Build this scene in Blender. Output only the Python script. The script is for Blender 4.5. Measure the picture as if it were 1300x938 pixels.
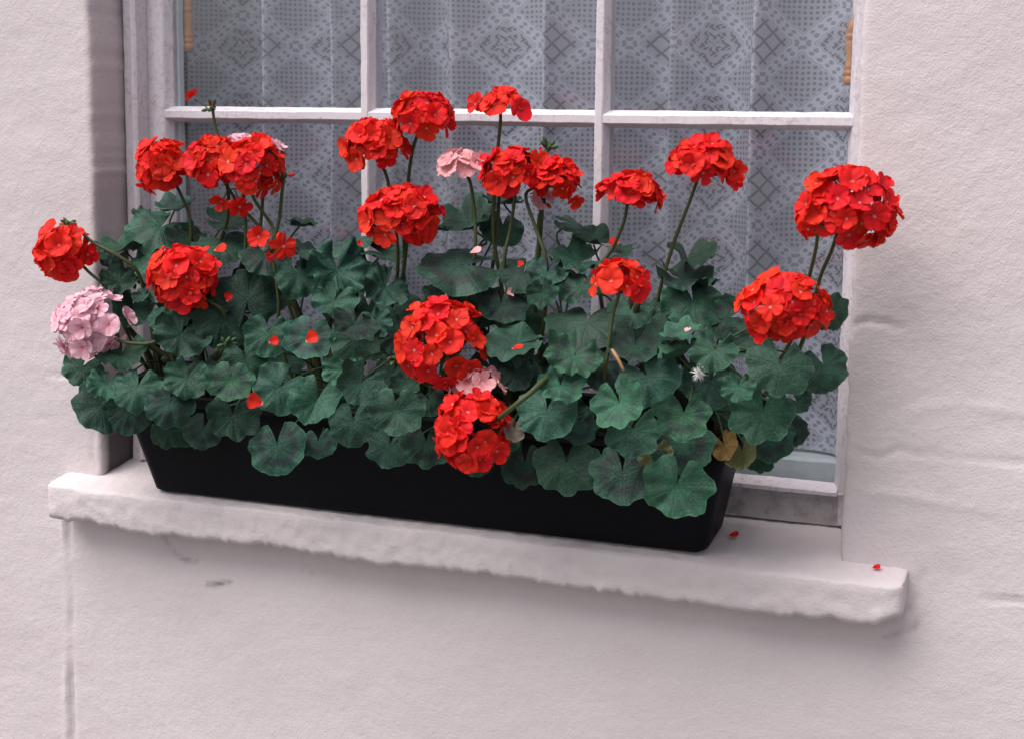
import bpy, math, random
import numpy as np
from mathutils import Vector, Matrix, noise as mnoise
for o in list(bpy.data.objects): bpy.data.objects.remove(o, do_unlink=True)
scene = bpy.context.scene
C = scene.collection
rnd = random.Random(7)
# ------------------------------------------------------------------ camera
FPX = 1970.4; CAM = Vector((0.7821, -1.7129, 0.4910)); YAW, PITCH, ROLL = 0.3791, 0.1390, 0.0109
def cam_axes():
    fwd = Vector((-math.sin(YAW)*math.cos(PITCH), math.cos(YAW)*math.cos(PITCH), -math.sin(PITCH)))
    right = Vector((math.cos(YAW), math.sin(YAW), 0)); up = right.cross(fwd)
    c, s = math.cos(ROLL), math.sin(ROLL)
    return c*right+s*up, -s*right+c*up, fwd
RIGHT, UP, FWD = cam_axes()
cd = bpy.data.cameras.new('camera'); cam = bpy.data.objects.new('camera', cd); C.objects.link(cam)
m = Matrix((RIGHT, UP, -FWD)).transposed().to_4x4(); m.translation = CAM; cam.matrix_world = m
cd.sensor_fit = 'HORIZONTAL'; cd.sensor_width = 36; cd.lens = FPX/1300*36; cd.shift_y = -45/1300
cd.clip_start = 0.02; cd.clip_end = 500
cd.dof.use_dof = True; cd.dof.focus_distance = 1.86; cd.dof.aperture_fstop = 9.0
scene.camera = cam
# ------------------------------------------------------------------ sky, sun, exposure
SUN_DIR = Vector((-0.30, -0.36, 0.88)).normalized()      # towards the sun
w = bpy.data.worlds.new('World'); scene.world = w; w.use_nodes = True
nt = w.node_tree; bg = nt.nodes['Background']
sky = nt.nodes.new('ShaderNodeTexSky'); sky.sky_type = 'NISHITA'; sky.sun_disc = False
sky.sun_elevation = math.asin(SUN_DIR.z); sky.sun_rotation = math.atan2(SUN_DIR.x, SUN_DIR.y)
sky.air_density = 1.0; sky.dust_density = 4.0; sky.ozone_density = 1.0
hs = nt.nodes.new('ShaderNodeHueSaturation'); hs.inputs['Saturation'].default_value = 0.30   # overcast: nearly grey
nt.links.new(sky.outputs[0], hs.inputs['Color']); nt.links.new(hs.outputs[0], bg.inputs['Color'])
bg.inputs['Strength'].default_value = 0.07
sl = bpy.data.lights.new('sun', 'SUN'); sl.energy = 1.5; sl.angle = math.radians(55); sl.color = (1, 0.95, 0.91)
sun = bpy.data.objects.new('sun', sl); C.objects.link(sun)
sun.rotation_euler = SUN_DIR.to_track_quat('Z', 'Y').to_euler(); sun.location = (-3, -4, 6)
vs = scene.view_settings; vs.view_transform = 'Standard'; vs.look = 'None'; vs.gamma = 1.0; vs.use_curve_mapping = False
vs.exposure = 1.22
scene.render.engine = 'CYCLES'
scene.cycles.transparent_max_bounces = 16; scene.cycles.max_bounces = 10; scene.cycles.diffuse_bounces = 2

# ------------------------------------------------------------------ helpers
def ray(px, py):
    return ((px-650)/FPX*RIGHT + (424-py)/FPX*UP + FWD)
def at(px, py, Y):                       # the point of the plane y = Y seen at a pixel of the photograph
    d = ray(px, py); t = (Y-CAM.y)/d.y
    return CAM + d*t
def px_len(P):                           # metres covered by one pixel at P
    return (P-CAM).dot(FWD)/FPX
def vnoise(x, y, seed=0):                # smooth value noise in [-1, 1] for numpy arrays
    x = np.asarray(x, float); y = np.asarray(y, float)
    g = np.random.RandomState(seed).uniform(-1, 1, (256, 256))
    xi = np.floor(x).astype(int); yi = np.floor(y).astype(int)
    fx = x-xi; fy = y-yi; fx = fx*fx*(3-2*fx); fy = fy*fy*(3-2*fy)
    a = g[xi % 256, yi % 256]; b = g[(xi+1) % 256, yi % 256]; c = g[xi % 256, (yi+1) % 256]; d = g[(xi+1) % 256, (yi+1) % 256]
    return (a*(1-fx)+b*fx)*(1-fy)+(c*(1-fx)+d*fx)*fy
def fbm(x, y, seed=0, n=4):
    r = 0; a = 1
    for k in range(n): r = r+a*vnoise(x*2**k, y*2**k, seed+k); a *= .5
    return r
def new_mesh(name, verts, faces, smooth=True, uv=None):
    me = bpy.data.meshes.new(name)
    me.from_pydata([tuple(v) for v in verts], [], [tuple(f) for f in faces]); me.update()
    if smooth: me.polygons.foreach_set('use_smooth', [True]*len(me.polygons))
    if uv is not None:
        l = me.uv_layers.new(name='UVMap'); idx = np.empty(len(me.loops), int); me.loops.foreach_get('vertex_index', idx)
        l.data.foreach_set('uv', np.asarray(uv, float)[idx].ravel())
    return me
def obj(name, me, mat=None, parent=None, loc=None, rot=None, scale=None):
    o = bpy.data.objects.new(name, me); C.objects.link(o)
    if mat and me and not me.materials: me.materials.append(mat)
    if parent: o.parent = parent
    if loc is not None: o.location = loc
    if rot is not None: o.rotation_mode = 'QUATERNION'; o.rotation_quaternion = rot
    if scale is not None: o.scale = (scale,)*3 if isinstance(scale, (int, float)) else scale
    return o
def tag(o, label=None, cat=None, group=None, kind=None):
    if label: o['label'] = label
    if cat: o['category'] = cat
    if group: o['group'] = group
    if kind: o['kind'] = kind
    return o
def empty(name, loc):
    o = bpy.data.objects.new(name, None); C.objects.link(o); o.location = loc; o.empty_display_size = .02; return o
class MB:                                 # collects shapes into one mesh
    def __init__(s): s.v = []; s.f = []
    def add(s, v, f):
        n = len(s.v); s.v += [Vector(p) for p in v]; s.f += [tuple(i+n for i in q) for q in f]
    def prism(s, prof, a, b):             # prof: closed outline of 3D offsets, swept from a to b
        n = len(prof); v = [Vector(a)+Vector(p) for p in prof]+[Vector(b)+Vector(p) for p in prof]
        f = [(i, (i+1) % n, n+(i+1) % n, n+i) for i in range(n)]+[tuple(range(n))[::-1], tuple(range(n, 2*n))]
        s.add(v, f)
    def tube(s, pts, rad, seg=7, cap=True):
        pts = [Vector(p) for p in pts]; n = len(pts)
        if isinstance(rad, (int, float)): rad = [rad]*n
        v = []; f = []; prev = None
        for i, p in enumerate(pts):
            t = (pts[min(i+1, n-1)]-pts[max(i-1, 0)])
            t = t.normalized() if t.length > 1e-9 else Vector((0, 0, 1))
            if prev is None: u = t.orthogonal().normalized()
            else:
                u = prev-t*prev.dot(t); u = u.normalized() if u.length > 1e-6 else t.orthogonal().normalized()
            prev = u; q = t.cross(u)
            for k in range(seg):
                a = 2*math.pi*k/seg; v.append(p+(u*math.cos(a)+q*math.sin(a))*rad[i])
        for i in range(n-1):
            for k in range(seg):
                f.append((i*seg+k, i*seg+(k+1) % seg, (i+1)*seg+(k+1) % seg, (i+1)*seg+k))
        if cap: f += [tuple(range(seg))[::-1], tuple(range((n-1)*seg, n*seg))]
        s.add(v, f)
    def lathe(s, prof, axis_o, axis=Vector((0, 0, 1)), seg=14):
        axis = Vector(axis).normalized(); u = axis.orthogonal().normalized(); q = axis.cross(u); v = []; f = []
        for (r, h) in prof:
            for k in range(seg):
                a = 2*math.pi*k/seg; v.append(Vector(axis_o)+axis*h+(u*math.cos(a)+q*math.sin(a))*max(r, 1e-5))
        for i in range(len(prof)-1):
            for k in range(seg): f.append((i*seg+k, i*seg+(k+1) % seg, (i+1)*seg+(k+1) % seg, (i+1)*seg+k))
        f += [tuple(range(seg))[::-1], tuple(range((len(prof)-1)*seg, len(prof)*seg))]
        s.add(v, f)
    def build(s, name, mat, parent=None, origin=None, smooth=False):
        og = Vector(origin) if origin is not None else Vector((0, 0, 0))
        me = new_mesh(name, [p-og for p in s.v], s.f, smooth)
        o = obj(name, me, mat, parent)
        return o
def smooth_path(pts, n=14):               # Catmull-Rom through the points
    P = [Vector(p) for p in pts]
    if len(P) == 2: return [P[0].lerp(P[1], i/n) for i in range(n+1)]
    P = [2*P[0]-P[1]]+P+[2*P[-1]-P[-2]]; out = []
    for i in range(1, len(P)-2):
        for k in range(n):
            t = k/n; a, b, c, d = P[i-1], P[i], P[i+1], P[i+2]
            out.append(.5*((2*b)+(c-a)*t+(2*a-5*b+4*c-d)*t*t+(3*b-a-3*c+d)*t**3))
    out.append(P[-2]); return out

# ------------------------------------------------------------------ materials
class NB:                                 # small node-tree builder
    def __init__(s, name):
        s.m = bpy.data.materials.new(name); s.m.use_nodes = True; s.t = s.m.node_tree; s.n = s.t.nodes
        s.b = s.n['Principled BSDF']; s.out = s.n['Material Output']
    def node(s, typ, **kw):
        x = s.n.new(typ)
        for k, v in kw.items(): setattr(x, k, v)
        return x
    def put(s, sock, v):
        if isinstance(v, bpy.types.NodeSocket): s.t.links.new(v, sock)
        elif v is not None: sock.default_value = v
    def M(s, op, a, b=None, c=None, clamp=False):
        x = s.node('ShaderNodeMath', operation=op, use_clamp=clamp)
        for i, v in enumerate((a, b, c)):
            if v is not None: s.put(x.inputs[i], v)
        return x.outputs[0]
    def noise(s, scale, detail=4, vec=None, rough=.55, dist=0):
        x = s.node('ShaderNodeTexNoise'); x.inputs['Scale'].default_value = scale; x.inputs['Detail'].default_value = detail
        x.inputs['Roughness'].default_value = rough; x.inputs['Distortion'].default_value = dist
        if vec is not None: s.put(x.inputs['Vector'], vec)
        return x.outputs['Fac']
    def ramp(s, fac, stops):
        x = s.node('ShaderNodeValToRGB'); e = x.color_ramp.elements
        while len(e) < len(stops): e.new(.5)
        for i, (p, c) in enumerate(stops): e[i].position = p; e[i].color = (*c, 1) if len(c) == 3 else c
        s.put(x.inputs['Fac'], fac); return x.outputs['Color']
    def mix(s, fac, a, b, mode='MIX'):
        x = s.node('ShaderNodeMix', data_type='RGBA', blend_type=mode)
        s.put(x.inputs[0], fac); s.put(x.inputs[6], (*a, 1) if isinstance(a, tuple) else a); s.put(x.inputs[7], (*b, 1) if isinstance(b, tuple) else b)
        return x.outputs[2]
    def step(s, v, lo, hi):               # smoothstep
        x = s.node('ShaderNodeMapRange', interpolation_type='SMOOTHSTEP')
        s.put(x.inputs[0], v); x.inputs[1].default_value = lo; x.inputs[2].default_value = hi
        return x.outputs[0]
    def bump(s, h, dist, strength=1., normal=None):
        x = s.node('ShaderNodeBump'); x.inputs['Distance'].default_value = dist; x.inputs['Strength'].default_value = strength
        s.put(x.inputs['Height'], h)
        if normal is not None: s.put(x.inputs['Normal'], normal)
        return x.outputs[0]
    def coord(s, which='Object'): return s.node('ShaderNodeTexCoord').outputs[which]
    def pos(s): return s.node('ShaderNodeNewGeometry').outputs['Position']
    def vary(s, vec, sc):
        x = s.node('ShaderNodeMapping'); x.inputs['Scale'].default_value = sc; s.put(x.inputs['Vector'], vec); return x.outputs[0]
    def set(s, **kw):
        for k, v in kw.items():
            s.put(s.b.inputs[k.replace('_', ' ')], (*v, 1) if isinstance(v, tuple) and len(v) == 3 and 'Color' in k else v)
        return s.m

def mat_render():
    k = NB('masonry_paint'); p = k.pos()
    st = k.node('ShaderNodeAttribute', attribute_name='stain_shade').outputs['Fac']
    n1 = k.noise(2.2, 5, p); n2 = k.noise(14, 5, p); n3 = k.noise(120, 3, p); n4 = k.noise(420, 2, p)
    c = k.ramp(n1, [(.3, (.595, .525, .545)), (.7, (.650, .585, .600))])
    c = k.mix(k.M('MULTIPLY', k.step(n2, .45, .75), .30), c, (.595, .510, .525))
    fl = k.step(k.noise(260, 2, p), .72, .80)
    c = k.mix(k.M('MULTIPLY', fl, .45), c, (.33, .26, .25))
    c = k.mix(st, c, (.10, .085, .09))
    h = k.M('ADD', k.M('MULTIPLY', n3, .62), k.M('MULTIPLY', n4, .42))
    h = k.M('ADD', h, k.M('MULTIPLY', k.noise(55, 3, p), .35))
    k.set(Base_Color=c, Roughness=.72, Specular_IOR_Level=.25, Normal=k.bump(h, .0019, .7))
    return k.m
def mat_paint(name, base, dirt, amount, scale=1., rough=.5):
    k = NB(name); p = k.pos()
    n = k.noise(60*scale, 6, p, .7); n2 = k.noise(9, 4, p)
    d = k.M('MULTIPLY', k.step(n, .47, .64), k.step(n2, .25, .65))
    c = k.mix(k.M('MULTIPLY', d, amount), base, dirt)
    c = k.mix(k.M('MULTIPLY', k.step(k.noise(180, 3, p), .66, .74), amount), c, tuple(x*.5 for x in dirt))
    grain = k.noise(70, 4, k.vary(p, (1, 1, .15)))
    k.set(Base_Color=c, Roughness=rough, Specular_IOR_Level=.35, Normal=k.bump(k.M('ADD', k.M('MULTIPLY', n, .8), grain), .0009, .7))
    return k.m
def mat_plain(name, base, rough=.5, bump=0, bscale=80, spec=.4, var=None):
    k = NB(name); p = k.pos(); n = k.noise(bscale, 4, p)
    c = k.mix(n, tuple(x*.8 for x in base), var or tuple(min(1, x*1.2) for x in base))
    k.set(Base_Color=c, Roughness=rough, Specular_IOR_Level=spec)
    if bump: k.set(Normal=k.bump(n, bump))
    return k.m
def mat_leaf(name, dark, mid, light, zone):
    k = NB(name); uv = k.coord('UV'); sx = k.node('ShaderNodeSeparateXYZ'); k.put(sx.inputs[0], uv); r = sx.outputs[0]; th = sx.outputs[1]
    oi = k.node('ShaderNodeObjectInfo').outputs['Random']
    oc = k.coord('Object'); off = k.node('ShaderNodeVectorMath', operation='ADD'); k.put(off.inputs[0], oc)
    cb = k.node('ShaderNodeCombineXYZ'); k.put(cb.inputs[0], k.M('MULTIPLY', oi, 31.)); k.put(off.inputs[1], cb.outputs[0]); v = off.outputs[0]
    n = k.noise(2.2, 4, v); nf = k.noise(14, 4, v)
    c = k.mix(k.step(n, .3, .72), dark, mid)
    c = k.mix(k.M('MULTIPLY', k.step(nf, .42, .8), .5), c, light)
    rr = k.M('ADD', r, k.M('MULTIPLY', k.M('SUBTRACT', n, .5), .30))
    z = k.M('MULTIPLY', k.step(rr, .34, .50), k.M('SUBTRACT', 1., k.step(rr, .62, .82)))
    zs = k.M('MULTIPLY', z, k.step(k.M('FRACT', k.M('MULTIPLY', oi, 7.3)), .15, .8))
    c = k.mix(k.M('MULTIPLY', zs, .88), c, zone)
    # veins: seven main veins from the hub, each with forks
    a7 = k.M('ABSOLUTE', k.M('SINE', k.M('MULTIPLY', th, 3.5)))
    vw = k.M('DIVIDE', a7, k.M('ADD', .05, k.M('MULTIPLY', k.M('SUBTRACT', 1.15, r), .34)))
    vein = k.M('SUBTRACT', 1., k.step(vw, .05, .42))
    fork = k.M('SUBTRACT', 1., k.step(k.M('ABSOLUTE', k.M('SINE', k.M('ADD', k.M('MULTIPLY', th, 10.5), k.M('MULTIPLY', k.M('SUBTRACT', nf, .5), .9)))), .02, .20))
    fork = k.M('MULTIPLY', fork, k.step(r, .42, .62))
    vn = k.M('MAXIMUM', vein, k.M('MULTIPLY', fork, .28))
    c = k.mix(k.M('MULTIPLY', vn, .33), c, light)
    c = k.mix(k.M('MULTIPLY', k.step(r, .93, 1.0), .45), c, light)
    hv = k.node('ShaderNodeHueSaturation'); k.put(hv.inputs['Color'], c)
    k.put(hv.inputs['Value'], k.M('ADD', .62, k.M('MULTIPLY', k.M('FRACT', k.M('MULTIPLY', oi, 13.7)), .95)))
    k.put(hv.inputs['Hue'], k.M('ADD', .488, k.M('MULTIPLY', oi, .026)))
    h = k.M('ADD', k.M('MULTIPLY', vn, -.45), k.M('ADD', k.M('MULTIPLY', nf, .8), k.M('MULTIPLY', k.noise(34, 3, v), .35)))
    k.set(Base_Color=hv.outputs[0], Roughness=.50, Specular_IOR_Level=.30, Normal=k.bump(h, .0016, .9), Sheen_Weight=.04, Sheen_Roughness=.5)
    return k.m
def mat_petal(name, edge, deep, throat, trans):
    k = NB(name); uv = k.coord('UV'); sx = k.node('ShaderNodeSeparateXYZ'); k.put(sx.inputs[0], uv); r = sx.outputs[0]; t = sx.outputs[1]
    oi = k.node('ShaderNodeObjectInfo').outputs['Random']
    c = k.mix(k.step(r, .15, .8), deep, edge)
    st = k.M('MULTIPLY', k.step(k.M('SINE', k.M('MULTIPLY', t, 38.)), .4, 1.), k.M('SUBTRACT', 1., k.step(r, .2, .75)))
    c = k.mix(k.M('MULTIPLY', st, .35), c, tuple(x*.75 for x in deep))
    c = k.mix(k.M('SUBTRACT', 1., k.step(r, .05, .14)), c, throat)
    hv = k.node('ShaderNodeHueSaturation'); k.put(hv.inputs['Color'], c)
    k.put(hv.inputs['Value'], k.M('ADD', .86, k.M('MULTIPLY', oi, .26)))
    k.put(hv.inputs['Hue'], k.M('ADD', .496, k.M('MULTIPLY', k.M('FRACT', k.M('MULTIPLY', oi, 5.7)), .008)))
    nb = k.bump(k.M('SINE', k.M('MULTIPLY', t, 60.)), .0003, .35)
    k.set(Base_Color=hv.outputs[0], Roughness=.55, Specular_IOR_Level=.22, Normal=nb)
    tr = k.node('ShaderNodeBsdfTranslucent'); k.put(tr.inputs['Color'], hv.outputs[0])
    mx = k.node('ShaderNodeMixShader'); mx.inputs[0].default_value = trans
    k.t.links.new(k.b.outputs[0], mx.inputs[1]); k.t.links.new(tr.outputs[0], mx.inputs[2]); k.t.links.new(mx.outputs[0], k.out.inputs['Surface'])
    return k.m
def mat_glass():
    k = NB('window_glass'); k.n.remove(k.b)
    f = k.node('ShaderNodeLayerWeight'); f.inputs['Blend'].default_value = .5; sch = k.M('ADD', .045, k.M('MULTIPLY', k.M('POWER', f.outputs['Facing'], 5.), .955))
    tr = k.node('ShaderNodeBsdfTransparent'); tr.inputs['Color'].default_value = (.975, .985, .99, 1)
    gl = k.node('ShaderNodeBsdfGlossy'); gl.inputs['Roughness'].default_value = .03
    nb = k.bump(k.noise(3.5, 2, k.pos()), .004, .35); k.put(gl.inputs['Normal'], nb)
    df = k.node('ShaderNodeBsdfDiffuse'); df.inputs['Color'].default_value = (.42, .42, .44, 1)    # film of street dust
    mx = k.node('ShaderNodeMixShader'); k.put(mx.inputs[0], sch)
    k.t.links.new(tr.outputs[0], mx.inputs[1]); k.t.links.new(gl.outputs[0], mx.inputs[2])
    m2 = k.node('ShaderNodeMixShader'); k.put(m2.inputs[0], k.M('ADD', .03, k.M('MULTIPLY', k.noise(6, 4, k.pos()), .05)))
    k.t.links.new(mx.outputs[0], m2.inputs[1]); k.t.links.new(df.outputs[0], m2.inputs[2]); k.t.links.new(m2.outputs[0], k.out.inputs['Surface'])
    return k.m
def mat_lace():
    k = NB('lace'); uv = k.coord('UV'); sx = k.node('ShaderNodeSeparateXYZ'); k.put(sx.inputs[0], uv)
    M = k.M; u0, v0 = sx.outputs[0], sx.outputs[1]
    u = M('ADD', u0, M('MULTIPLY', M('SUBTRACT', k.noise(60, 2, uv), .5), .0045)); off_ = k.node('ShaderNodeVectorMath', operation='ADD'); k.put(off_.inputs[0], uv); off_.inputs[1].default_value = (3.1, 7.7, 0)
    v = M('ADD', v0, M('MULTIPLY', M('SUBTRACT', k.noise(60, 2, off_.outputs[0]), .5), .0045))
    A = M('ADD', M('DIVIDE', u, .118), M('DIVIDE', v, .090)); B = M('SUBTRACT', M('DIVIDE', u, .118), M('DIVIDE', v, .090))
    A = M('ADD', A, 40.); B = M('ADD', B, 40.)
    fa, fb = M('FRACT', A), M('FRACT', B)
    col = M('MODULO', M('ADD', M('FLOOR', A), M('FLOOR', B)), 4.)
    ea, eb = M('MINIMUM', fa, M('SUBTRACT', 1., fa)), M('MINIMUM', fb, M('SUBTRACT', 1., fb))
    de = M('MINIMUM', ea, eb)
    sc = M('MULTIPLY', M('ADD', M('COSINE', M('MULTIPLY', fa, 37.7)), M('COSINE', M('MULTIPLY', fb, 37.7))), .014)
    d2 = M('ADD', de, sc)
    band = M('SUBTRACT', 1., k.step(d2, .150, .160))
    line = M('MULTIPLY', k.step(d2, .105, .115), M('SUBTRACT', 1., k.step(d2, .125, .135)))      # open row just inside the edge
    def eye(e, f):
        x = M('DIVIDE', M('SUBTRACT', e, .045), .040); y = M('DIVIDE', M('SUBTRACT', M('FRACT', M('MULTIPLY', f, 6.)), .5), .30)
        return M('SUBTRACT', 1., k.step(M('ADD', M('MULTIPLY', x, x), M('MULTIPLY', y, y)), .6, 1.))
    eyes = M('MAXIMUM', eye(ea, fb), eye(eb, fa))
    isdot = M('LESS_THAN', M('ABSOLUTE', M('SUBTRACT', M('MODULO', col, 2.), 0.)), .5)
    isfl = M('LESS_THAN', M('ABSOLUTE', M('SUBTRACT', col, 1.)), .5)
    dots = M('MULTIPLY', M('COSINE', M('MULTIPLY', u, 420.)), M('COSINE', M('MULTIPLY', v, 470.)))
    dots = M('SUBTRACT', 1., M('MULTIPLY', k.step(M('MULTIPLY', dots, dots), .15, .6), .85))
    ga, gb = M('FRACT', M('MULTIPLY', fa, 4.)), M('FRACT', M('MULTIPLY', fb, 4.))
    lat = M('MINIMUM', M('MINIMUM', ga, M('SUBTRACT', 1., ga)), M('MINIMUM', gb, M('SUBTRACT', 1., gb)))
    lat = k.step(lat, .05, .13)
    cx, cy = M('SUBTRACT', fa, .5), M('SUBTRACT', fb, .5)
    X, Y = M('ADD', cx, cy), M('SUBTRACT', cx, cy)
    r = M('SQRT', M('ADD', M('MULTIPLY', X, X), M('MULTIPLY', Y, Y))); th = M('ARCTAN2', Y, X)
    swirl = M('SINE', M('ADD', M('MULTIPLY', r, 21.), M('MULTIPLY', M('SINE', M('MULTIPLY', th, 5.)), 1.7)))
    sw2 = M('SINE', M('ADD', M('MULTIPLY', X, 44.), M('MULTIPLY', M('SINE', M('MULTIPLY', Y, 30.)), 2.2)))
    swirl = k.step(M('MAXIMUM', swirl, M('SUBTRACT', sw2, .35)), .0, .35)
    fill = M('ADD', M('MULTIPLY', isdot, dots), M('MULTIPLY', M('SUBTRACT', 1., isdot), M('ADD', M('MULTIPLY', isfl, swirl), M('MULTIPLY', M('SUBTRACT', 1., isfl), lat))))
    bandv = M('MULTIPLY', M('SUBTRACT', 1., M('MULTIPLY', line, .6)), M('SUBTRACT', 1., M('MULTIPLY', eyes, .55)))
    mask = M('ADD', M('MULTIPLY', band, bandv), M('MULTIPLY', M('SUBTRACT', 1., band), M('ADD', .12, M('MULTIPLY', fill, .62))))
    mask = M('MULTIPLY', mask, M('ADD', .8, M('MULTIPLY', k.noise(700, 2, uv), .35)), clamp=True)
    alpha = M('ADD', .44, M('MULTIPLY', mask, .48), clamp=True)
    k.set(Base_Color=k.mix(mask, (.35, .355, .43), (.62, .63, .745)), Roughness=.8, Specular_IOR_Level=.1, Alpha=alpha)
    tr = k.node('ShaderNodeBsdfTransparent')
    return k.m

M_WALL = mat_render()
M_FRAME = mat_paint('window_paint', (.68, .63, .68), (.36, .30, .32), .55, 2.4, .5)
M_RAIL = mat_paint('worn_rail_paint', (.46, .41, .42), (.14, .11, .10), .55, .8, .6)
M_BOARD = mat_plain('board_paint', (.72, .80, .90), .4)
M_GLASS = mat_glass(); M_LACE = mat_lace()
M_BOX = mat_plain('black_plastic', (.0026, .0028, .0052), .5, .0004, 160, .10)
M_SOIL = mat_plain('compost', (.018, .012, .008), .95, .004, 120, .1)
M_STEM = mat_plain('green_stem', (.040, .066, .020), .55, .0006, 200, .3, (.065, .075, .026))
M_STEMD = mat_plain('old_stem', (.03, .033, .016), .7, .001, 200, .2)
M_PETIOLE = mat_plain('petiole', (.028, .060, .024), .55, 0, 90, .3)
M_RED = mat_petal('red_petal', (.82, .020, .012), (.66, .011, .008), (.80, .26, .20), .22)
M_PINK = mat_petal('pink_petal', (.92, .56, .67), (.90, .43, .53), (.70, .12, .14), .22)
M_SALMON = mat_petal('salmon_petal', (.95, .50, .53), (.92, .36, .39), (.90, .60, .58), .22)
M_LEAF = mat_leaf('leaf', (.0075, .036, .0225), (.0145, .062, .038), (.044, .140, .086), (.012, .023, .023))
M_LEAF2 = mat_leaf('fresh_leaf', (.012, .062, .032), (.020, .090, .048), (.052, .155, .088), (.016, .042, .032))
M_LEAFY = mat_leaf('yellowing_leaf', (.11, .065, .016), (.16, .088, .024), (.20, .15, .05), (.16, .09, .03))
M_LEAFP = mat_leaf('pale_leaf', (.085, .095, .035), (.12, .13, .05), (.18, .18, .09), (.075, .085, .03))
M_DRY = mat_leaf('dry_leaf', (.10, .08, .065), (.14, .115, .095), (.20, .17, .14), (.08, .06, .05))
M_BUD = mat_plain('bud_green', (.045, .095, .04), .6, 0, 300, .3)
M_BUDRED = mat_plain('bud_red', (.55, .03, .015), .55, 0, 300, .3)
M_WOOD = mat_plain('turned_wood', (.62, .26, .11), .4, .0005, 60)
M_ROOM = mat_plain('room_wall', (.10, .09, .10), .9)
M_STRAW = mat_plain('dry_stalk', (.38, .20, .09), .8)
M_FLUFF = mat_plain('down', (.75, .72, .72), .9)
M_PAVE = mat_plain('paving', (.20, .19, .18), .85, .002, 40, .3)
M_ROAD = mat_plain('asphalt', (.052, .052, .055), .85, .003, 90, .3)

# ------------------------------------------------------------------ setting: street in front
GZ = -1.05
def sheet(name, x0, x1, y0, y1, z, mat, nx=24, ny=24):
    xs = np.linspace(x0, x1, nx); ys = np.linspace(y0, y1, ny)
    v = [(x, y, z) for y in ys for x in xs]; f = [(j*nx+i, j*nx+i+1, (j+1)*nx+i+1, (j+1)*nx+i) for j in range(ny-1) for i in range(nx-1)]
    return tag(obj(name, new_mesh(name, v, f, False), mat), kind='structure')
sheet('ground', -120, 120, -120, 30, GZ-.13, M_ROAD)
mb = MB(); mb.prism([(0, .1, -.128), (0, -2.6, -.128), (0, -2.6, -.01), (0, -2.59, 0), (0, .1, 0)], (-60, 0, GZ), (60, 0, GZ))
tag(mb.build('pavement', M_PAVE), kind='structure')

# ------------------------------------------------------------------ house wall with its window opening
OL, OR, OT, OB = -.5, .5, 1.55, -.035
def lines(a, fine0, fine1, b, st, keep):
    xs = list(np.arange(fine0, fine1+1e-9, st)); x = fine0; g = st
    while x > a: g *= 1.25; x -= g; xs.append(max(x, a))
    x = fine1; g = st
    while x < b: g *= 1.25; x += g; xs.append(min(x, b))
    xs = [v for v in xs if all(abs(v-q) > st*.35 for q in keep)]+list(keep)
    return np.array(sorted(set(np.round(xs, 6))))
edge = (0, .0012, .003, .006, .010)
XS = lines(-5, -.80, .84, 5, .0042, [OL-e for e in edge]+[OR+e for e in edge])
ZS = lines(GZ, -.44, .70, 3.2, .0046, [OB, OT])
X, Z = np.meshgrid(XS, ZS)
wy = .0014*fbm(X*4, Z*5, 3, 2)+.00038*fbm(X*22+9, Z*34, 11, 3)+.00020*fbm(X*80, Z*90, 21, 2)
wy += .0011*vnoise(X*1.7+3, Z*9+1, 31)                     # ghost of the brick courses under the paint
jag = .0016*fbm(Z*40, Z*0+.5, 41)+.0016*np.clip(fbm(Z*95, Z*0+3.5, 47), .1, 1)
inz = (Z >= OB-1e-6) & (Z <= OT+1e-6)
dl = np.where(inz, np.clip(OL-X, 0, 1), 1); dr = np.where(inz, np.clip(X-OR, 0, 1), 1)
dmin = np.where((X <= OL+1e-6), dl, np.where(X >= OR-1e-6, dr, 1))
rad = .007; dd = np.clip(rad-dmin, 0, rad)
wy += rad-np.sqrt(np.maximum(rad*rad-dd*dd, 0))
near = np.clip(1-dmin/.02, 0, 1)
Xd = X+np.where(X <= OL+1e-6, 1, -1)*jag*near*inz
stain_shade = np.zeros_like(X)
def crack(pts, width, depth, st=0., wob=.002, seed=5):
    global wy, stain_shade
    P = [at(a, b, 0) for a, b in pts]; best = np.full(X.shape, 9.)
    Xw = X+wob*fbm(X*60, Z*60, seed, 2); Zw = Z+wob*fbm(X*45+7, Z*45, seed+1, 2)
    for a, b in zip(P, P[1:]):
        dx, dz = b.x-a.x, b.z-a.z; L = dx*dx+dz*dz
        t = np.clip(((Xw-a.x)*dx+(Zw-a.z)*dz)/L, 0, 1)
        best = np.minimum(best, np.hypot(Xw-a.x-t*dx, Zw-a.z-t*dz))
    g = np.clip(1-best/width, 0, 1); g = g*g*(3-2*g); var = np.clip(.62+.8*fbm(X*16, Z*13, seed+9, 3), .12, 1.2)
    wy += depth*g*var; stain_shade = np.maximum(stain_shade, g*st*np.clip(.75+.7*fbm(X*90, Z*90, seed+4, 2), .15, 1.3))
crack([(86, 640), (88, 700), (91, 780), (90, 860), (92, 960)], .007, .0042, .06, .0016)
crack([(80, 640), (83, 700), (84, 780), (82, 960)], .008, -.0022, 0, .002)
crack([(1080, 414), (1100, 408), (1122, 410), (1146, 416)], .005, .0024, .03)
crack([(1080, 571), (1120, 578), (1150, 571), (1210, 577), (1300, 588)], .005, .0020, .03)
crack([(1100, 625), (1150, 628), (1200, 640), (1262, 650)], .009, -.0012)
crack([(1245, 757), (1300, 764)], .005, .0024, .10)
crack([(1160, 520), (1230, 515), (1300, 524)], .011, -.0010)
crack([(0, 533), (50, 530), (100, 538)], .006, .0018); crack([(58, 478), (70, 476), (84, 478)], .004, .0022)
crack([(0, 640), (40, 632), (70, 610)], .010, -.0009)
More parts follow.
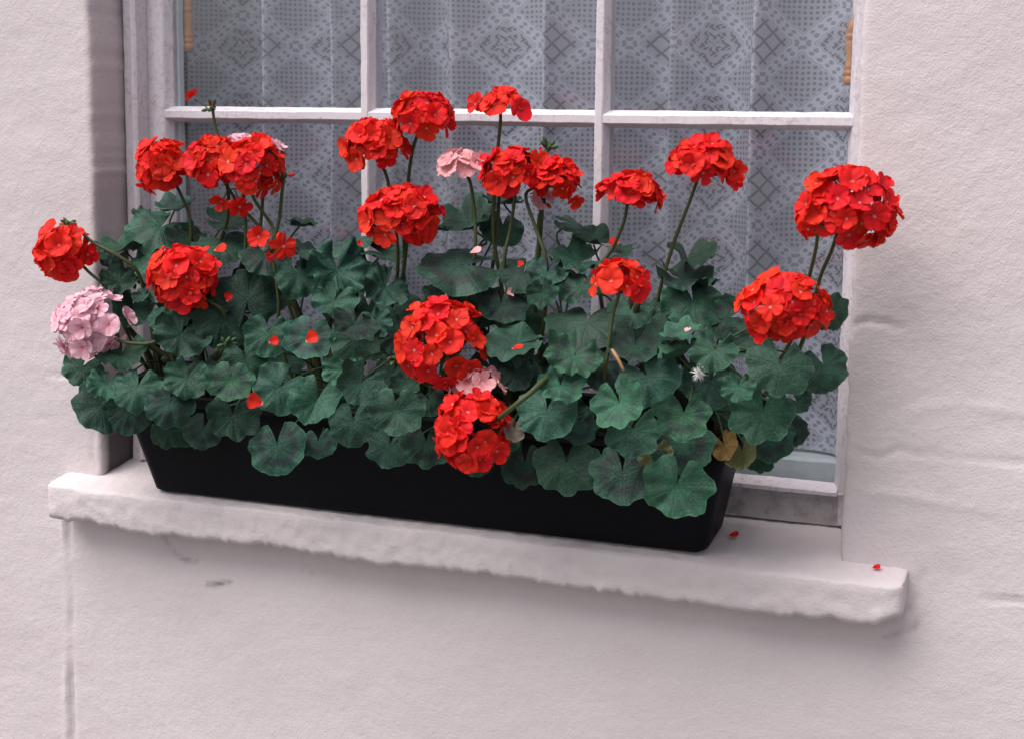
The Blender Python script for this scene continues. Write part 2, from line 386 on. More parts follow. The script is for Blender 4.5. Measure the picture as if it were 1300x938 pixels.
crack([(206, 676), (212, 690), (228, 706)], .0046, .003, .45); crack([(228, 704), (236, 712), (252, 713)], .0055, .0025, .55)
crack([(262, 741), (276, 740), (292, 738)], .006, .001, .62, .003)
crack([(382, 700), (384, 712), (383, 722)], .0042, .002, .25); crack([(395, 724), (398, 729)], .004, .001, .22)
crack([(900, 770), (890, 778), (880, 792)], .005, .002, .05); crack([(1150, 775), (1170, 755), (1172, 730)], .008, .004)
crack([(120, 545), (116, 575), (123, 592)], .004, .0020, .05)
crack([(1118, 808), (1150, 800), (1160, 785)], .006, .002, .20, .004)
cell = np.ones((len(ZS)-1, len(XS)-1), bool)
xc = (XS[:-1]+XS[1:])/2; zc = (ZS[:-1]+ZS[1:])/2
cell[np.ix_((zc > OB) & (zc < OT), (xc > OL) & (xc < OR))] = False
nx = len(XS); V = np.stack([Xd, wy, Z], -1).reshape(-1, 3).tolist(); ST = stain_shade.ravel().tolist()
J, I = np.nonzero(cell); F = np.stack([J*nx+I, J*nx+I+1, (J+1)*nx+I+1, (J+1)*nx+I], 1).tolist()
jz = [j for j in range(len(ZS)) if OB-1e-6 <= ZS[j] <= OT+1e-6]; ix = [i for i in range(nx) if OL-1e-6 <= XS[i] <= OR+1e-6]
def reveal(ids, depth, dirv, flip):       # strip running into the opening from a row of front vertices
    ys = [.0, .006, .02, .04, .06, depth]; rows = [ids]
    for yv in ys[2:]:
        row = []
        for n_, i in enumerate(ids):
            x, y, z = V[i]; row.append(len(V)); k = .0012*mnoise.noise(Vector((x*9, yv*30, z*9)))
            V.append([x+dirv[0]*k, max(yv, y+.004), z+dirv[1]*k]); g_ = z-.085-.03*float(vnoise(z*30, yv*40, 5)); ST.append(.95*min(1, max(0, -g_/.02)) if x < 0 and dirv[0] else 0)  # foot of left reveal: grime plus foliage shade painted into the colour
        rows.append(row)
    for a, b in zip(rows, rows[1:]):
        for q in range(len(a)-1):
            f = [a[q], a[q+1], b[q+1], b[q]]; F.append(f[::-1] if flip else f)
iL = ix[0]; iR = ix[-1]
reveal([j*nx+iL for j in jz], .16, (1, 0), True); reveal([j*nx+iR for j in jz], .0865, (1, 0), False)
reveal([jz[-1]*nx+i for i in ix], .16, (0, 1), True)
house = tag(empty('house_wall', (0, 0, GZ)), 'pale pink painted rendered house wall around the window', 'wall')
me = new_mesh('rendered_wall', [(x, y, z-GZ) for x, y, z in V], F)
at_ = me.attributes.new('stain_shade', 'FLOAT', 'POINT'); at_.data.foreach_set('value', ST)
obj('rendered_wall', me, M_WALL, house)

# sill: a sloping slab with a worn, ragged lower edge
SLOPE = .161; SX0, SX1, SP, SH = -.560, .5755, .0455, .047
nxs = 420; xs = np.linspace(SX0, SX1, nxs); V = []; F = []
prof = [('t', .155), ('t', .11), ('t', .07), ('t', .035), ('t', .01), ('t', -.01), ('t', -.025), ('t', -.034), ('e', 0), ('e', 1), ('e', 2)] + [('f', q) for q in (.2, .35, .5, .65, .8, .92)] + [('b', 0), ('b', 1), ('b', 2), ('b', 3)]
npf = len(prof)
rag = .0042*fbm(xs*14, xs*0+.5, 61, 5)+.0040*np.sign(vnoise(xs*60, xs*0+2.5, 66))*np.abs(vnoise(xs*90, xs*0+2.5, 67))
for i, x in enumerate(xs):
    d = min(x-SX0, SX1-x); er = .020; endr = er-math.sqrt(max(er*er-max(er-d, 0)**2, 0))   # rounded ends
    endr *= .62
    h = SH+rag[i]-.004*math.exp(-((x-SX0)/.08)**2)+ .002; front = -SP+.0022*fbm(x*9, 1.3, 71)+endr
    wob = .0022*float(fbm(x*11, 4.2, 75))-endr*.30
    low = .012*max(0, 1-(SX1-x)/.042)**1.3
    er2 = .0045+.0025*float(vnoise(x*25, 9.1, 77))
    zt = lambda y: SLOPE*y+wob*.6
    for (t, q) in prof:
        if t == 't': y = q; z = zt(q)
        elif t == 'e':
            a = math.pi/2*q/2; y = front+er2-er2*math.sin(a); z = zt(front)-er2*.9+er2*.9*math.cos(a)
        elif t == 'f': y = front+.0012*float(vnoise(x*60, q*6, 78)); z = zt(front)-er2*.9-(h-er2*.9-.004-low)*q
        else:
            y = [front+.002, front+.006, -.01, .03][q]; z = zt(front)-h+low+[0, .0015, .007, .010][q]
        n_ = .0010*mnoise.noise(Vector((x*70, y*90, z*90)))+.0007*mnoise.noise(Vector((x*160, y*170, z*170)))
        V.append((x, y+(n_ if t != 't' else 0), z+(n_*1.3 if t in 'te' else 0)-GZ))
for i in range(nxs-1):
    for q in range(npf-1):
        a = i*npf+q; F.append((a, a+1, a+npf+1, a+npf))
F += [tuple(range(npf))[::-1], tuple(range((nxs-1)*npf, nxs*npf))]
me = new_mesh('sill', V, F); sill = obj('window_sill', me, M_WALL, house)
for p in list(me.polygons)[-2:]: p.use_smooth = False

# ------------------------------------------------------------------ sash window
YF, YS, YG = .066, .089, .104
win = tag(empty('sash_window', (0, YS, 0)), 'white painted wooden sash window with six panes set in the wall', 'window')
def bar(name, prof, a, b, mat=M_FRAME):
    mb = MB(); n = max(2, int((Vector(b)-Vector(a)).length/.012)); A, B = Vector(a), Vector(b); k = len(prof); V = []; F = []
    for i in range(n+1):
        p = A.lerp(B, i/n)
        for q in prof:
            w_ = Vector(q)+p; s_ = .0007*mnoise.noise(w_*42)+.0004*mnoise.noise(w_*140)
            V.append(w_+Vector((s_, s_*.6, s_)))
    for i in range(n):
        for q in range(k): F.append((i*k+q, i*k+(q+1) % k, (i+1)*k+(q+1) % k, (i+1)*k+q))
    F += [tuple(range(k))[::-1], tuple(range(n*k, n*k+k))]
    mb.add(V, F); return mb.build(name, mat, win, (0, YS, 0))
TOP = 1.55
xl_frame = at(176.5, 160, YF).x                       # inner edge of the outer frame
def vprof(x0, x1, y0, y1, ch=.003): return [(x0, y1, 0), (x0, y0+ch, 0), (x0+ch, y0, 0), (x1-ch, y0, 0), (x1, y0+ch, 0), (x1, y1, 0)]
bar('frame', vprof(-.4968, xl_frame, YF, .16), (0, 0, .012), (0, 0, TOP))
bar('frame', vprof(.505, .56, YS-.0015, .16), (0, 0, .012), (0, 0, TOP))
# staff bead with a rounded nose along the outer frame's inner edge
bx = xl_frame; mb_prof = [(bx-.009, YF+.001, 0), (bx-.009, YF-.003, 0), (bx-.0065, YF-.006, 0), (bx-.0025, YF-.006, 0), (bx+.0005, YF-.003, 0), (bx+.0005, YF+.02, 0), (bx-.002, YF+.02, 0)]
bar('staff_bead', mb_prof, (0, 0, .014), (0, 0, TOP))
x_in = at(209.5, 160, YS).x; XR = .4790
def stile(x0, x1, side):
    if side > 0: pr = [(x0, .125, 0), (x0, YS, 0), (x1-.002, YS, 0), (x1, YS+.002, 0), (x1+.006, YG-.0015, 0), (x1+.006, .125, 0)]
    else: pr = [(x0-.006, .125, 0), (x0-.006, YG-.0015, 0), (x0, YS+.002, 0), (x0+.002, YS, 0), (x1, YS, 0), (x1, .125, 0)]
    bar('stile', pr, (0, 0, .018), (0, 0, TOP))
stile(-.512, x_in, 1); stile(XR, .512, -1)
ZB = .4893; xb1 = at(462.5, 150, YS).x; xb2 = at(760, 150, YS).x
pv = lambda x: [(x-.0095, .121, 0), (x-.0095, YG-.0015, 0), (x-.0055, YS+.0015, 0), (x-.004, YS, 0), (x+.004, YS, 0), (x+.0055, YS+.0015, 0), (x+.0095, YG-.0015, 0), (x+.0095, .121, 0)]
ZR = at(1000, 608, YS).z                               # top of the bottom rail
ph = lambda z: [(0, .1205, z-.0105), (0, YG-.001, z-.0105), (0, YS+.0022, z-.0058), (0, YS+.0008, z-.0044), (0, YS+.0008, z+.0044), (0, YS+.0022, z+.0058), (0, YG-.001, z+.0105), (0, .1205, z+.0105)]
cols = [(x_in+.0055, xb1), (xb1, xb2), (xb2, XR-.0055)]
ztop2 = ZB+.50
for xv in (xb1, xb2):
    bar('glazing_bar', pv(xv), (0, 0, ZR-.004), (0, 0, TOP))
for i, (a, b) in enumerate(cols):
    a2 = a-.010 if i == 0 else a+.0045; b2 = b+.006 if i == 2 else b-.0045
    for zz in (ZB, ztop2): bar('glazing_bar', ph(zz), (a2, 0, zz-zz), (b2, 0, 0))
# bottom rail: worn face, with a sloping ledge and putty up to the glass
zs = SLOPE*YS; ZA = at(1000, 606, YG).z; ZC = at(1000, 619, YS-.0045).z
bar('bottom_rail', [(0, .125, zs+.002), (0, YS+.001, zs+.002), (0, YS+.001, ZC-.006), (0, YS-.003, ZC-.004), (0, YS-.003, ZC-.002), (0, YG-.001, ZA-.003), (0, .125, ZA-.003)], (-.508, 0, 0), (.508, 0, 0), M_RAIL)
bar('putty_strip', [(0, YS-.0045, ZC-.0045), (0, YS-.0045, ZC), (0, YG-.0008, ZA), (0, YG-.0008, ZA-.0035), (0, YS-.0032, ZC-.0035)], (x_in, 0, 0), (XR, 0, 0))
for (a, b) in cols:
    for (z0, z1) in ((ZA-.0028, ZB), (ZB, ztop2), (ztop2, TOP)):
        mb = MB(); mb.prism([(a, YG, 0), (b, YG, 0), (b, YG+.003, 0), (a, YG+.003, 0)], (0, 0, z0), (0, 0, z1))
        mb.build('pane', M_GLASS, win, (0, YS, 0))
# pale blue secondary frame just behind the glass
ZI = at(1000, 583, .112).z
bar('inner_frame', [(0, .112, ZA-.002), (0, .112, ZI), (0, .116, ZI+.004), (0, .1245, ZI+.004), (0, .1245, ZA-.002)], (x_in-.01, 0, 0), (XR+.01, 0, 0), M_BOARD)
bar('inner_frame', [(x_in-.006, .1245, 0), (x_in-.006, .112, 0), (x_in+.006, .112, 0), (x_in+.008, .114, 0), (x_in+.008, .1245, 0)], (0, 0, ZI+.0045), (0, 0, TOP), M_BOARD)
bar('inner_frame', [(XR-.007, .1245, 0), (XR-.007, .114, 0), (XR-.005, .112, 0), (XR+.01, .112, 0), (XR+.01, .1245, 0)], (0, 0, ZI+.0045), (0, 0, TOP), M_BOARD)
# inside: window board, dark room
mb = MB(); mb.prism([(0, .126, ZR-.03), (0, .126, ZR+.000), (0, .30, ZR+.004), (0, .30, ZR-.03)], (-.53, 0, 0), (.53, 0, 0))
tag(mb.build('window_board', M_BOARD), 'pale blue painted board inside the window below the lace curtain', 'board')
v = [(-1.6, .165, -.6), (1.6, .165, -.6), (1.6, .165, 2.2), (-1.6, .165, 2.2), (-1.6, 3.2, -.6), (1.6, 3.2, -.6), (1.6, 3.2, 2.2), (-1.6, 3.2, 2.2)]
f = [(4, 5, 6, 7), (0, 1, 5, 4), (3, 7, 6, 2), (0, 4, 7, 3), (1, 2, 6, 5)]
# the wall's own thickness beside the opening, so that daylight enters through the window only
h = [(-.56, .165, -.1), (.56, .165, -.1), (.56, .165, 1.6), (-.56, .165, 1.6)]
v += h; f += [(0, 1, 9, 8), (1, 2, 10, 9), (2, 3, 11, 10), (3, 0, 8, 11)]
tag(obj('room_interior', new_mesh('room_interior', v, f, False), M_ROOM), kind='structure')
# lace curtain, hanging in soft folds
nu, nv = 700, 26; us = np.linspace(-.62, .60, nu); amp = .034
pu = us*0; ph_ = np.cumsum(1+.55*vnoise(us*6, us*0, 91))/nu
yy = .214+amp*np.cos(2*math.pi*12*ph_)*(.75+.5*vnoise(us*5, us*0+3, 92))+.004*np.sin(2*math.pi*27*ph_+1)+.008*vnoise(us*3, us*0+7, 93)
xx = us+.021*np.sin(2*math.pi*12*ph_+.7)*(.75+.45*vnoise(us*4, us*0+5, 94))   # the folds lap over one another
arc = np.concatenate([[0], np.cumsum(np.hypot(np.diff(xx), np.diff(yy)))])
V = []; F = []; UVs = []
for j in range(nv):
    z = ZR+.0065+(1.45-ZR)*j/(nv-1)
    for i in range(nu):
        V.append((xx[i]+.004*mnoise.noise(Vector((us[i]*4, z*3, 2))), yy[i]+.004*mnoise.noise(Vector((us[i]*6, z*2.5, 5))), z)); UVs.append((arc[i], z))
F = [(j*nu+i, j*nu+i+1, (j+1)*nu+i+1, (j+1)*nu+i) for j in range(nv-1) for i in range(nu-1)]
tag(obj('lace_curtain', new_mesh('lace_curtain', V, F, True, UVs), M_LACE), 'grey white lace curtain with diamond pattern hanging behind the glass', 'curtain')
def spindle(px, py, Y, label):
    P = at(px, py, Y); mb = MB()
    mb.lathe([(.001, -.034), (.0065, -.033), (.009, -.029), (.009, -.024), (.0065, -.0225), (.0088, -.021), (.0088, -.017), (.0065, -.0155), (.0082, -.014), (.0075, -.010), (.0055, -.002), (.0075, .010), (.0078, .016), (.006, .019), (.0082, .021), (.0082, .025), (.006, .0265), (.0080, .029), (.005, .036), (.003, .042), (.001, .044)], (0, 0, 0))
    o = mb.build('blind_pull', M_WOOD, smooth=True); o.location = P
    m2 = MB(); m2.tube([(0, 0, .043), (0.001, 0, .3), (0, 0, .9)], .0012, 6); m2.build('cord', M_FRAME, o)
    tag(o, label, 'blind pull')
spindle(1081, 72, .145, 'turned brown wooden blind pull hanging beside the stile next to the wall')
spindle(238, 34, .136, 'dim brown wooden blind pull hanging behind the pane above the single red bud')

# ------------------------------------------------------------------ flower box
ang = math.atan(SLOPE)
xa, xb = at(197, 627, -.0306).x, at(888, 705, -.0306).x
BC = Vector(((xa+xb)/2, .018, SLOPE*.018+.0015)); HX = (xb-xa)/2+.006; HY = .048
boxo = tag(empty('flower_box', BC), 'long black plastic window box standing on the painted sill', 'flower box'); boxo.rotation_euler = (ang, 0, 0)
def rr_loop(hx, hy, r, z, n=6):
    out = []
    for (cx_, cy_, a0) in ((hx-r, hy-r, 0), (-hx+r, hy-r, 90), (-hx+r, -hy+r, 180), (hx-r, -hy+r, 270)):
        for k in range(n+1):
            a = math.radians(a0+90*k/n); out.append((cx_+r*math.cos(a), cy_+r*math.sin(a), z))
    return out
def loft(loops, capa=True, capb=False):
    n = len(loops[0]); V = [p for l in loops for p in l]; F = []
    for j in range(len(loops)-1):
        for i in range(n): F.append((j*n+i, j*n+(i+1) % n, (j+1)*n+(i+1) % n, (j+1)*n+i))
    if capa: F.append(tuple(range(n))[::-1])
    if capb: F.append(tuple(range((len(loops)-1)*n, len(loops)*n)))
    return V, F
BH = .142; fx, fy = .030, .013
def lv(t): return HX+fx*t, HY+fy*t
lo = [rr_loop(HX-.006, HY-.006, .012, 0)]+[rr_loop(*lv(t), .016, .004+(BH-.004)*t) for t in (.0, .03, .25, .5, .75, 1.)]
lo += [rr_loop(lv(1)[0]-.003, lv(1)[1]-.003, .014, BH), rr_loop(lv(.8)[0]-.004, lv(.8)[1]-.004, .013, BH*.80), rr_loop(lv(.75)[0]-.05, lv(.75)[1]-.02, .01, BH*.76)]
obj('trough', new_mesh('trough', *loft(lo, True, True)), M_BOX, boxo)
lo = [rr_loop(lv(1)[0]+.0005, lv(1)[1]+.0005, .016, BH-.014), rr_loop(lv(1)[0]+.006, lv(1)[1]+.006, .02, BH-.012), rr_loop(lv(1)[0]+.0065, lv(1)[1]+.0065, .02, BH), rr_loop(lv(1)[0]+.004, lv(1)[1]+.004, .019, BH+.003), rr_loop(lv(1)[0]-.004, lv(1)[1]-.004, .014, BH+.002), rr_loop(lv(1)[0]-.005, lv(1)[1]-.005, .014, BH-.010)]
obj('rim', new_mesh('rim', *loft(lo, False, False)), M_BOX, boxo)
xs = np.linspace(-lv(.85)[0], lv(.85)[0], 90); ys_ = np.linspace(-lv(.85)[1]+.004, lv(.85)[1]-.004, 18)
V = [(x, y, BH*.88+.006*mnoise.noise(Vector((x*40, y*40, 0)))+.004*mnoise.noise(Vector((x*130, y*130, 4)))) for y in ys_ for x in xs]
F = [(j*90+i, j*90+i+1, (j+1)*90+i+1, (j+1)*90+i) for j in range(17) for i in range(89)]
obj('soil', new_mesh('soil', V, F), M_SOIL, boxo)
def box_pt(x, y, z): return BC+Matrix.Rotation(ang, 3, 'X') @ Vector((x, y, z))

# ------------------------------------------------------------------ leaf, petal and floret meshes
def leaf_mesh(seed, cup, ruffle, fold=0., crump=0.):
    r_ = random.Random(seed); NT, gap = 84, math.radians(r_.uniform(14, 30))
    rings = [0, .12, .26, .42, .58, .73, .86, .95, 1.]
    ph = [r_.uniform(0, 6.28) for _ in range(6)]; V = []; UV = []; F = []
    for a, rr in enumerate(rings):
        for i in range(NT+1):
            s = -1+2*i/NT; th = s*(math.pi-gap*(.35+.65*rr))
            base = 1.0-.05*math.cos(2*th)-.10*max(0, abs(s)-.72)/.28
            lob = abs(math.sin(3.5*(th)))            # lobes centred on the seven main veins
            edge_ = 1-(.10+.05*math.sin(ph[3]))*lob**3+.016*math.cos(th*21+ph[0])*(.6+.4*math.sin(th*4+ph[2]))+.02*math.sin(th*9+ph[1])+.03*math.sin(th*2+ph[2])
            R = rr*base*(1+(edge_-1)*rr**2)
            z = cup*(rr**1.6)-.03*math.exp(-(rr/.18)**2)
            z += ruffle*rr**2*(.62*math.cos(7*th+ph[3]*.15)+.5*math.sin(3*th+ph[4])+.30*math.cos(13*th+ph[5])*rr)
            z += -.03*rr*(1-min(1., abs(math.sin(3.5*th))*2.2))*.6
            x, y = R*math.cos(th), R*math.sin(th)
            ca = x*math.cos(ph[5])+y*math.sin(ph[5])-.25; z += (.55 if ph[4] > 2.5 else -.7)*max(0, ca)**2
            if fold: z += fold*abs(y)*.9; y *= 1-.25*fold
            if crump: z += crump*mnoise.noise(Vector((x*2.4+seed, y*2.4, 1)))*rr+crump*.5*mnoise.noise(Vector((x*5+seed, y*5, 3)))*rr
            V.append((x, y, z)); UV.append((rr, th))
    n = NT+1
    for a in range(len(rings)-1):
        for i in range(NT):
            if a == 0: F.append((i, n+i, n+i+1))
            else: F.append((a*n+i, (a+1)*n+i, (a+1)*n+i+1, a*n+i+1))
    return new_mesh('leaf', V, F, True, UV)
LEAF_SHAPES = {}
def leaf_data(kind, mat):
    key = (kind, mat.name)
    if key not in LEAF_SHAPES:
        k = int(kind[1:]); t = kind[0]
        cup, ruf, fold, cr = {'a': (.16, .08, 0, .12), 'b': (-.12, .09, 0, .16), 'c': (.12, .19, 0, .20), 'd': (.12, .10, .60, .14), 'e': (-.18, .05, 0, .09), 'f': (.05, .22, .22, .38)}[t]
        LEAF_SHAPES[key] = leaf_mesh(ord(t)*13+k, cup, ruf, fold, cr); LEAF_SHAPES[key].materials.append(mat)
    return LEAF_SHAPES[key]
def petal_geo(L, W, cup, bend, wav, seed):
    r_ = random.Random(seed); V = []; UV = []; F = []; nt, ns = 8, 8
    for i in range(nt+1):
        t = i/nt; hw = W*(.16+.84*math.sin(min(1, t*1.12)*math.pi*.56)**1.25)*(1 if t < .62 else math.sqrt(max(.0, 1-((t-.62)/.385)**2)))
        for j in range(ns+1):
            s = -1+2*j/ns
            x = L*(t-.03*(1-abs(s))*max(0, t-.85)/.15); y = hw*s
            z = L*(cup*s*s*t+bend*t*t)+wav*L*math.sin(s*5+t*4+seed)*t
            V.append(Vector((x, y, z))); UV.append((t, s*.5+.5))
    n = ns+1
    F = [(i*n+j, i*n+j+1, (i+1)*n+j+1, (i+1)*n+j) for i in range(nt) for j in range(ns)]
    return V, F, UV
def floret_mesh(seed, mat, openness, wfix=None):
    r_ = random.Random(seed); V = []; F = []; UV = []; wf = wfix or r_.uniform(.78, 1.05)
    for k in range(5):
        L = r_.uniform(.92, 1.08)*(1.0 if k not in (0, 1) else .95); Wd = r_.uniform(.52, .64)*wf
        pv_, pf, pu_ = petal_geo(L, Wd, r_.uniform(-.10, .14), r_.uniform(-.34, .02), r_.uniform(.03, .075), seed*7+k)
        az = 2*math.pi*k/5+r_.uniform(-.13, .13); el = openness+r_.uniform(-.14, .16)
        Mx = Matrix.Rotation(az, 3, 'Z') @ Matrix.Rotation(-el, 3, 'Y') @ Matrix.Rotation(r_.uniform(-.22, .22), 3, 'X')
        n = len(V); dz = .012*(k % 2)+.02*k/5
        V += [Mx @ p+Vector((0, 0, dz)) for p in pv_]; F += [tuple(i+n for i in q) for q in pf]; UV += pu_
    me = new_mesh('floret', V, F, True, UV); me.materials.append(mat); return me
FLO = {}
for nm, mt in (('red', M_RED), ('pink', M_PINK), ('salmon', M_SALMON)):
    FLO[nm] = [floret_mesh(100+i, mt, (.30, .42, .22, .55, .36, .12, .62)[i]) for i in range(7)]+[floret_mesh(131+i, mt, (.22, .40)[i], .70) for i in range(2)]
pv_, pf, pu_ = petal_geo(1, .55, .25, .1, .05, 3)
PETAL = {nm: new_mesh('petal', pv_, pf, True, pu_) for nm in FLO}
for nm, mt in (('red', M_RED), ('pink', M_PINK), ('salmon', M_SALMON)): PETAL[nm].materials.append(mt)
mb = MB(); mb.lathe([(.0, -1), (.34, -.85), (.5, -.35), (.52, .1), (.38, .6), (.18, .9), (.02, 1.05)], (0, 0, 0), seg=8)
BUDG = new_mesh('bud', mb.v, mb.f); BUDG.materials.append(M_BUD)
BUDR = new_mesh('bud', mb.v, mb.f); BUDR.materials.append(M_BUDRED)

# ------------------------------------------------------------------ plants
PLANTS = []
def plant(x, y, label):
    P = box_pt(x-BC.x, y, BH*.86); o = tag(empty('geranium_plant', P), label, 'geranium', 'geraniums planted in the window box')
    PLANTS.append(dict(o=o, P=P, nodes=[])); return PLANTS[-1]
p1 = plant(at(190, 540, -.02).x, .01, 'red geranium at the box end by the shaded reveal, blooms against the frame')
p2 = plant(at(262, 540, -.02).x, -.02, 'geranium with a big pale pink flower head hanging over the wall edge')
p3 = plant(at(400, 540, -.02).x, .01, 'red geranium with tall blooms crossing the middle glazing bars and loose florets')
p4 = plant(at(545, 540, -.02).x, -.015, 'geranium with small salmon pink blooms half hidden among red ones')
p5 = plant(at(650, 560, -.02).x, .012, 'red geranium with a low hanging bloom in front of the black box')
p6 = plant(at(775, 570, -.02).x, -.005, 'red geranium with two tall side-on blooms before the lace and one small lower bloom')
p7 = plant(at(893, 580, -.02).x, .005, 'red geranium with two large blooms beside the wall corner, one overlapping it')
def local(pl, v): return Vector(v)-pl['P']
# main stems of each plant, hidden inside the foliage
for pl in PLANTS:
    r_ = random.Random(int(pl['P'].x*1000)+5)
    for k in range(5):
        a = r_.uniform(-.09, .09); hgt = r_.uniform(.06, .17); yo = r_.uniform(-.085, -.015)
        pts = smooth_path([pl['P']+Vector((0, 0, -.02)), pl['P']+Vector((a*.35, yo*.35, hgt*.5)), pl['P']+Vector((a, yo, hgt))], 7)
        mb = MB(); mb.tube(pts, [.0065-.003*i/len(pts) for i in range(len(pts))], 7)
        mb.build('stem', M_STEMD, pl['o'], pl['P'], True); pl['nodes'] += pts[5:]
def leaf(px, py, wpx, tip=90, tilt=10, Y=-.1, kind=None, mat=None, pl=None, roll=0, petiole=True, sag=None):
    Y = Y if Y > -.08 else -.08+(Y+.08)*1.3
    P = at(px, py, Y); v = (CAM-P).normalized(); rt = (RIGHT-v*RIGHT.dot(v)).normalized(); up = v.cross(rt)
    tilt = tilt*1.22 if tilt >= 28 else tilt+rnd.uniform(-6, 12); tilt = min(tilt, 76); t = math.radians(tilt); n = v*math.cos(t)+up*math.sin(t)
    n = (n+rt*math.sin(math.radians(roll))).normalized()
    ti = rt*math.cos(math.radians(tip))-up*math.sin(math.radians(tip))
    ti = (ti-n*ti.dot(n)) if tilt > 55 else (ti+v*(-(ti.dot(n))/max(.3, v.dot(n))))
    ti = (ti-n*ti.dot(n)).normalized(); bi = n.cross(ti)
    q = Matrix((ti, bi, n)).transposed().to_quaternion(); R = wpx/2*px_len(P)*1.04
    pl = pl or min(PLANTS, key=lambda s: abs(s['P'].x-P.x)+(.03 if s in (p2, p4) else 0))
    kind = kind or rnd.choice(['a1', 'a2', 'a3', 'b1', 'b2', 'c1', 'c2', 'e1', 'e2', 'f1'])
    kind = kind[0]+str(rnd.randrange(1, 6)); me = leaf_data(kind, mat or M_LEAF)
    o = obj('leaf', me, None, pl['o'], local(pl, P), q, R)
    if petiole:
        nd = min(pl['nodes'], key=lambda s: (s-(P+Vector((0, .05, -.04)))).length)
        start = P-n*.0015*1
        mid = P-n*.022-ti*.012; far = P.lerp(nd, .55)+Vector((0, .012, .012))
        pts = smooth_path([start, mid, far, nd], 5)
        qi = q.inverted(); mb = MB(); mb.tube([(qi @ (s-P))/R for s in pts], [.0013/R]*(len(pts)-1)+[.0017/R], 5)
        mb.build('petiole', M_PETIOLE, o, smooth=True)
    return dict(o=o, P=P, n=n, R=R, q=q)
G, YL, PLF, DR = M_LEAF2, M_LEAFY, M_LEAFP, M_DRY
LV = {}
